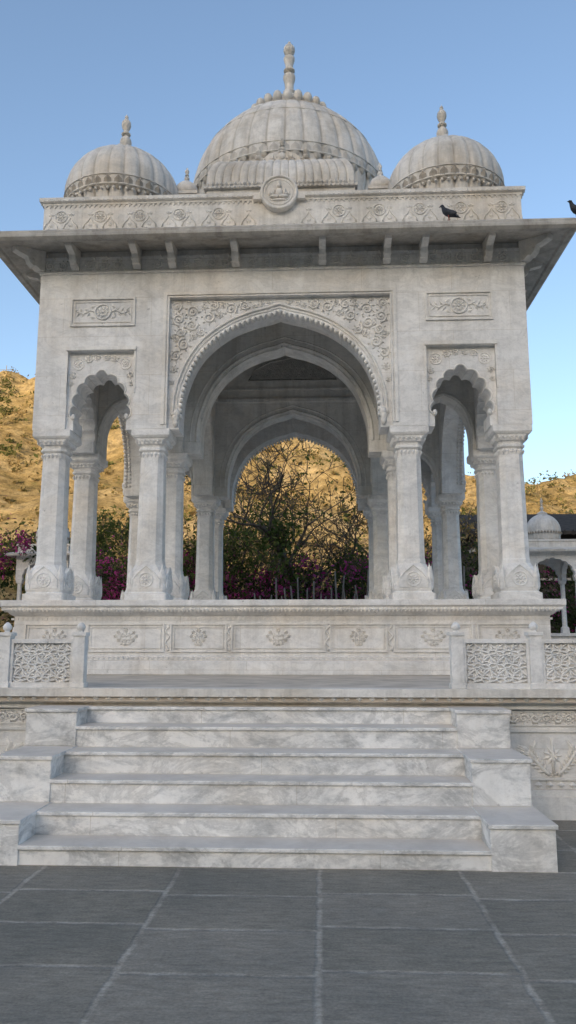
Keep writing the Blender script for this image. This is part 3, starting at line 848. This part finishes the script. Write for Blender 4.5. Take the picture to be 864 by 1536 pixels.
# ------------------------------------------------------------------ foliage
rs = np.random.RandomState(3)
def leaves_obj(name, centers, size, mat, parent=None, jit=.35, asp=.5):
    c = np.asarray(centers, float); n = len(c)
    d1 = rs.normal(size=(n,3)); d1 /= np.linalg.norm(d1, axis=1)[:,None]
    d2 = rs.normal(size=(n,3)); d2 -= d1*(d1*d2).sum(1)[:,None]; d2 /= np.linalg.norm(d2, axis=1)[:,None]
    s = (size*(1+jit*rs.normal(size=n)))[:,None].clip(size*.3)
    v = np.stack([c-d1*s, c+d2*s*asp, c+d1*s, c-d2*s*asp], 1).reshape(-1,3)
    me = bpy.data.meshes.new(name)
    me.from_pydata(v.tolist(), [], np.arange(n*4).reshape(-1,4).tolist()); me.materials.append(mat); me.update()
    o = bpy.data.objects.new(name, me); COL.objects.link(o)
    if parent: o.parent = parent
    return o
def branch(b, p, d, L, r, lvl, tips, rng, up=.15, wig=.18):
    pts = [p]; n = 5; q = Vector(p); dd = Vector(d)
    for k in range(n):
        dd = (dd+Vector((rng.gauss(0,wig), rng.gauss(0,wig), rng.gauss(0,wig)+up*.3))).normalized()
        q = q+dd*(L/n); pts.append(q.copy())
    b.tube(pts, [max(.010, r*(1-.5*k/n)) for k in range(n+1)], 6 if lvl > 1 else 4, caps=False)
    tips += pts[2:] if lvl <= 1 else []
    if lvl == 0: return
    for k in range(rng.choice((3, 3, 4)) if lvl > 1 else 4):
        i = rng.choice((2, 3, 4, 5)) if k else 5
        a = Vector((rng.gauss(0,1), rng.gauss(0,1), rng.gauss(0,.5)+up)).normalized()
        nd = (dd*.75+a*.75).normalized()
        branch(b, pts[i], nd, L*rng.uniform(.6,.8), r*.56*(1-.05*i), lvl-1, tips, rng, up, wig)
def tree(loc, h, leafn, leafs, mat, seed, label, lvl=4, r=.16, leaf_r=.35, stems=1):
    rng = random.Random(seed); b = B(); tips = []
    for s in range(stems):
        d = Vector((rng.gauss(0,.22)*(1+.8*(stems > 1)), rng.gauss(0,.15), 1)).normalized()
        branch(b, (rng.uniform(-.15,.15)*stems, 0, -.1), d, h*.36, r, lvl, tips, rng)
    e = empty('tree', loc, label, 'tree')
    b.obj('trunk', M_BARK, e)
    if leafn:
        T = np.array([tuple(t) for t in tips]); idx = rs.randint(0, len(T), leafn)
        c = T[idx]+rs.normal(size=(leafn,3))*leaf_r*(.4+.6*rs.rand(leafn,1))
        leaves_obj('crown', c, leafs, mat, e)
    return e
tree((.7, 24.6, 1.15), 8.4, 500, .06, M_DRY, 11, 'nearly bare spreading tree with a dark trunk', 5, r=.24)
tree((-.9, 27, 1.15), 8.0, 1600, .07, M_GREEN, 5, 'branching tree with sparse green and gold leaves', 4, r=.17, stems=2)
tree((3.0, 28, 1.15), 8.0, 1500, .07, M_SCRUB, 21, 'thin twiggy tree with sparse golden leaves', 4, r=.14, stems=2)
tree((-3.0, 30, 1.15), 7.4, 2400, .08, M_SCRUB, 8, 'dry leafy tree with golden brown foliage', 4, r=.16, stems=2)
tree((-2.0, 24.6, 1.15), 5.4, 5000, .07, M_GREEN, 31, 'green leafy tree beside the fence', 4, r=.10, leaf_r=.4, stems=2)
tree((2.6, 25.4, 1.15), 4.2, 3200, .065, M_GREEN, 36, 'small green tree with drooping twigs', 4, r=.08, leaf_r=.4, stems=2)
tree((-7.5, 30, 1.15), 5.0, 1500, .07, M_DRY, 41, 'dry brown leafy tree beyond the columns', 4, r=.12, stems=2)
tree((-10.8, 38, 1.15), 8.6, 6500, .10, M_GREEN, 44, 'olive green tree at the foot of the hill', 4, r=.16, stems=2)
tree((-16, 44, 1.0), 4.5, 1500, .10, M_DRY, 45, 'straggly dry tree on the slope', 4, r=.10, stems=2)
tree((-5.0, 27.5, 1.15), 5.4, 600, .07, M_DRY, 46, 'bare brown shrub tree with tangled twigs', 4, r=.1, stems=3)
tree((13.6, 50, 1.0), 10.4, 4500, .10, M_SCRUB, 51, 'sunlit dry tree rising over the slate roof', 5, r=.13, stems=2)
tree((16.8, 51, 1.0), 10.0, 5200, .10, M_SCRUB, 52, 'sunlit thin tree rising over the slate roof', 5, r=.13, stems=2)
tree((10.5, 50, 1.0), 10.0, 2200, .09, M_SCRUB, 53, 'pale thin tree above the old building', 5, r=.10, stems=2)
tree((4.8, 27, 1.15), 4.6, 2500, .07, M_DGREEN, 54, 'dark green garden tree', 4, r=.1, leaf_r=.45, stems=2)
def shrub(loc, rx, ry, rz, n, label, size=.06, mag=.3, seed=1):
    e = empty('bougainvillea_shrub', loc, label, 'shrub'); rng = random.Random(seed)
    b = B()
    for k in range(22):
        a = rng.uniform(0, 6.28); q = rng.uniform(.3,1)
        b.tube([(0,0,-.1), (rx*.3*q*cos(a), ry*.3*q*sin(a), rz*.9), (rx*q*cos(a), ry*q*sin(a), rz*rng.uniform(1.1,1.9))], [.035,.02,.008], 5)
    b.obj('stem', M_BARK, e)
    cl = [(rng.gauss(0,.45)*rx, rng.gauss(0,.45)*ry, rz*(.9+rng.gauss(0,.45)), rng.uniform(.12,.4)) for _ in range(44)]
    P = []
    for k in range(n):
        c = cl[rng.randrange(len(cl))]; P.append((c[0]+rng.gauss(0,c[3]), c[1]+rng.gauss(0,c[3]), max(.02, c[2]+rng.gauss(0,c[3]))))
    nm = int(n*mag)
    leaves_obj('foliage', P[nm:], size, M_DGREEN, e)
    if nm:
        sel = cl[::2]; Q = []
        for k in range(nm):
            c = sel[rng.randrange(len(sel))]; Q.append((c[0]+rng.gauss(0,c[3]*.8), c[1]+rng.gauss(0,c[3]*.7)-.45, max(.05, c[2]+.25+rng.gauss(0,c[3]*.8))))
        leaves_obj('blossom', Q, size*.85, M_MAG, e)
i = 0
for (x, y_, rx, rz, mg) in ((-3.4,24,1.5,2.0,.45),(-1.6,23.6,1.3,1.4,.28),(.4,23.6,1.3,1.4,.32),(2.2,23.5,1.2,1.4,.42),(3.9,24,1.3,1.5,.3),(-6.0,24.5,1.4,1.5,.4),(-9.9,22.4,1.6,2.3,.6),(-12.3,25.5,1.9,2.4,.6),(5.9,25.5,1.3,1.5,.32),(-7.8,25.8,1.4,1.7,.45),(9.2,26,1.5,1.5,.25),(11.5,28,1.6,1.5,.1)):
    i += 1
    shrub((x, y_, 1.19), rx, 1.0, rz, 6500, 'bougainvillea shrub with magenta flowers' if mg > .25 else 'dark green garden shrub with a few pink flowers', mag=mg, seed=i)
fe = empty('stake_fence', (2, 22.0, 1.19), 'rough grey wooden stake fence in front of the shrubs', 'fence')
for k in range(40):
    x = -3.2+k*.17+R.uniform(-.04,.04); h = R.uniform(1.7, 2.6); b = B()
    b.tube([(0,0,-.05),(R.uniform(-.05,.05),0,h*.5),(R.uniform(-.12,.12),0,h)], [.04,.034,.02], 6); b.obj('stake', M_WOOD, fe, (x, R.uniform(-.05,.05), 0))
b = B(); b.tube([(-3.3,.06,1.0),(0,.05,1.05),(3.7,.06,1.0)], .02, 5); b.obj('rail', M_WOOD, fe)
P = []; Q = []
rng = random.Random(5)
for k in range(2800):
    x = rng.uniform(-75, 75); y_ = 44+70*rng.random()**.9; z = hz(x, y_)
    gb = mn.noise(Vector((x*.08, y_*.08, 40))) > .16 or rng.random() < .09
    s = rng.uniform(.3, 1.0)*(1.2 if gb else 1)
    T_ = Q if gb else P
    for q in range(38 if gb else 24): T_.append((x+rng.gauss(0,s*.5), y_+rng.gauss(0,s*.5), z+abs(rng.gauss(0,s*.5))))
o = leaves_obj('hill_scrub', P, .14, M_SCRUB, jit=.4, asp=.6); o['kind'] = 'stuff'; o['label'] = 'dry golden scrub covering the hillside'; o['category'] = 'scrub'
o = leaves_obj('hill_bushes', Q, .16, M_BUSH, jit=.4, asp=.6); o['kind'] = 'stuff'; o['label'] = 'olive green bushes dotted over the hillside'; o['category'] = 'bushes'
b = B(); b.tube([(0,0,-1),(0,0,5)], .06, 6); b.tube([(-1.2,0,4.3),(1.2,0,4.3)], .04, 5); b.tube([(-.8,0,3.6),(.8,0,3.6)], .04, 5)
top(b.obj('utility_pole', M_WOOD, loc=(-48.2, 112, hz(-48.2, 112)-2)), 'thin utility pole on the hill ridge', 'pole')

# ------------------------------------------------------------------ pigeons
def pigeon(loc, rot, label):
    rings = [(.16,-.095,.006,.004),(.13,-.078,.02,.010),(.08,-.045,.03,.022),(.03,-.005,.048,.045),(-.02,.03,.055,.055),(-.055,.065,.046,.05),(-.078,.102,.030,.034),(-.088,.132,.024,.026),(-.098,.155,.026,.025),(-.118,.159,.018,.017),(-.135,.154,.007,.006),(-.151,.149,.002,.002)]
    b = B(); seg = 12; vs = []
    for i, (x, z, ry, rz) in enumerate(rings):
        i0 = max(0, i-1); i1 = min(len(rings)-1, i+1)
        t = Vector((rings[i1][0]-rings[i0][0], 0, rings[i1][1]-rings[i0][1])).normalized(); u = Vector((-t.z, 0, t.x))
        for k in range(seg):
            a = 2*pi*k/seg; vs.append((x+u.x*rz*cos(a), ry*sin(a), z+.10+u.z*rz*cos(a)))
    fs = [tuple(range(seg)), tuple((len(rings)-1)*seg+k for k in range(seg))[::-1]]
    for i in range(len(rings)-1): fs += [(i*seg+k, (i+1)*seg+k, (i+1)*seg+(k+1)%seg, i*seg+(k+1)%seg) for k in range(seg)]
    b.add(vs, fs, True); o = b.obj('pigeon', M_PIG, None, loc, rot); top(o, label, 'bird', 'pigeons on the eave')
    for s in (-1, 1):
        b = B(); b.ball((0, 0, 0), (.10,.014,.032), 10, 6)
        w = b.obj('wing', M_PIGW, o); w.rotation_euler = (0, radians(30), s*radians(4)); w.location = (.04, s*.045, .105)
        b = B(); b.tube([(-.005, s*.022, .09), (-.01, s*.022, .04), (0, s*.022, .003)], [.012,.006,.004], 6)
        for a in (-.5, 0, .5, pi): b.tube([(0, s*.022, .003), (-.025*cos(a), s*.022+.025*sin(a), .002)], .003, 4)
        b.obj('leg', M_LEG, o)
    return o
pigeon((2.50, CY-4.275, 7.63), radians(-25), 'dark grey pigeon perched on the stone eave')
pigeon((4.33, CY-4.27, 7.62), radians(10), 'dark pigeon perched at the eave corner')

# ================================================================== LIGHT, SKY, CAMERA
w = bpy.data.worlds.new('World'); scene.world = w; w.use_nodes = True
nt = w.node_tree; bg_ = nt.nodes['Background']
sky = nt.nodes.new('ShaderNodeTexSky'); sky.sky_type = 'NISHITA'; sky.sun_disc = False
sky.sun_elevation = EL; sky.sun_rotation = AZ; sky.air_density = 1.0; sky.dust_density = 2.5; sky.ozone_density = 1.5
nt.links.new(sky.outputs[0], bg_.inputs[0]); bg_.inputs[1].default_value = .30
sd = bpy.data.lights.new('sun', 'SUN'); sd.energy = 5.0; sd.angle = radians(.5); sd.color = (1, .80, .54)
so_ = bpy.data.objects.new('sun', sd); COL.objects.link(so_)
dirv = Vector((sin(AZ)*cos(EL), cos(AZ)*cos(EL), sin(EL)))
so_.rotation_euler = dirv.to_track_quat('Z', 'Y').to_euler(); so_.location = (-30, -60, 60)
cd = bpy.data.cameras.new('camera'); cam = bpy.data.objects.new('camera', cd); COL.objects.link(cam)
cd.sensor_fit = 'VERTICAL'; cd.sensor_height = 36; cd.lens = 36*1150/1536; cd.clip_end = 2000; cd.clip_start = .05
cam.location = (.61, 0, 1.6); cam.rotation_euler = (radians(90+9.73), 0, radians(2.5))
scene.camera = cam
scene.view_settings.view_transform = 'Standard'; scene.view_settings.look = 'None'; scene.view_settings.exposure = 0
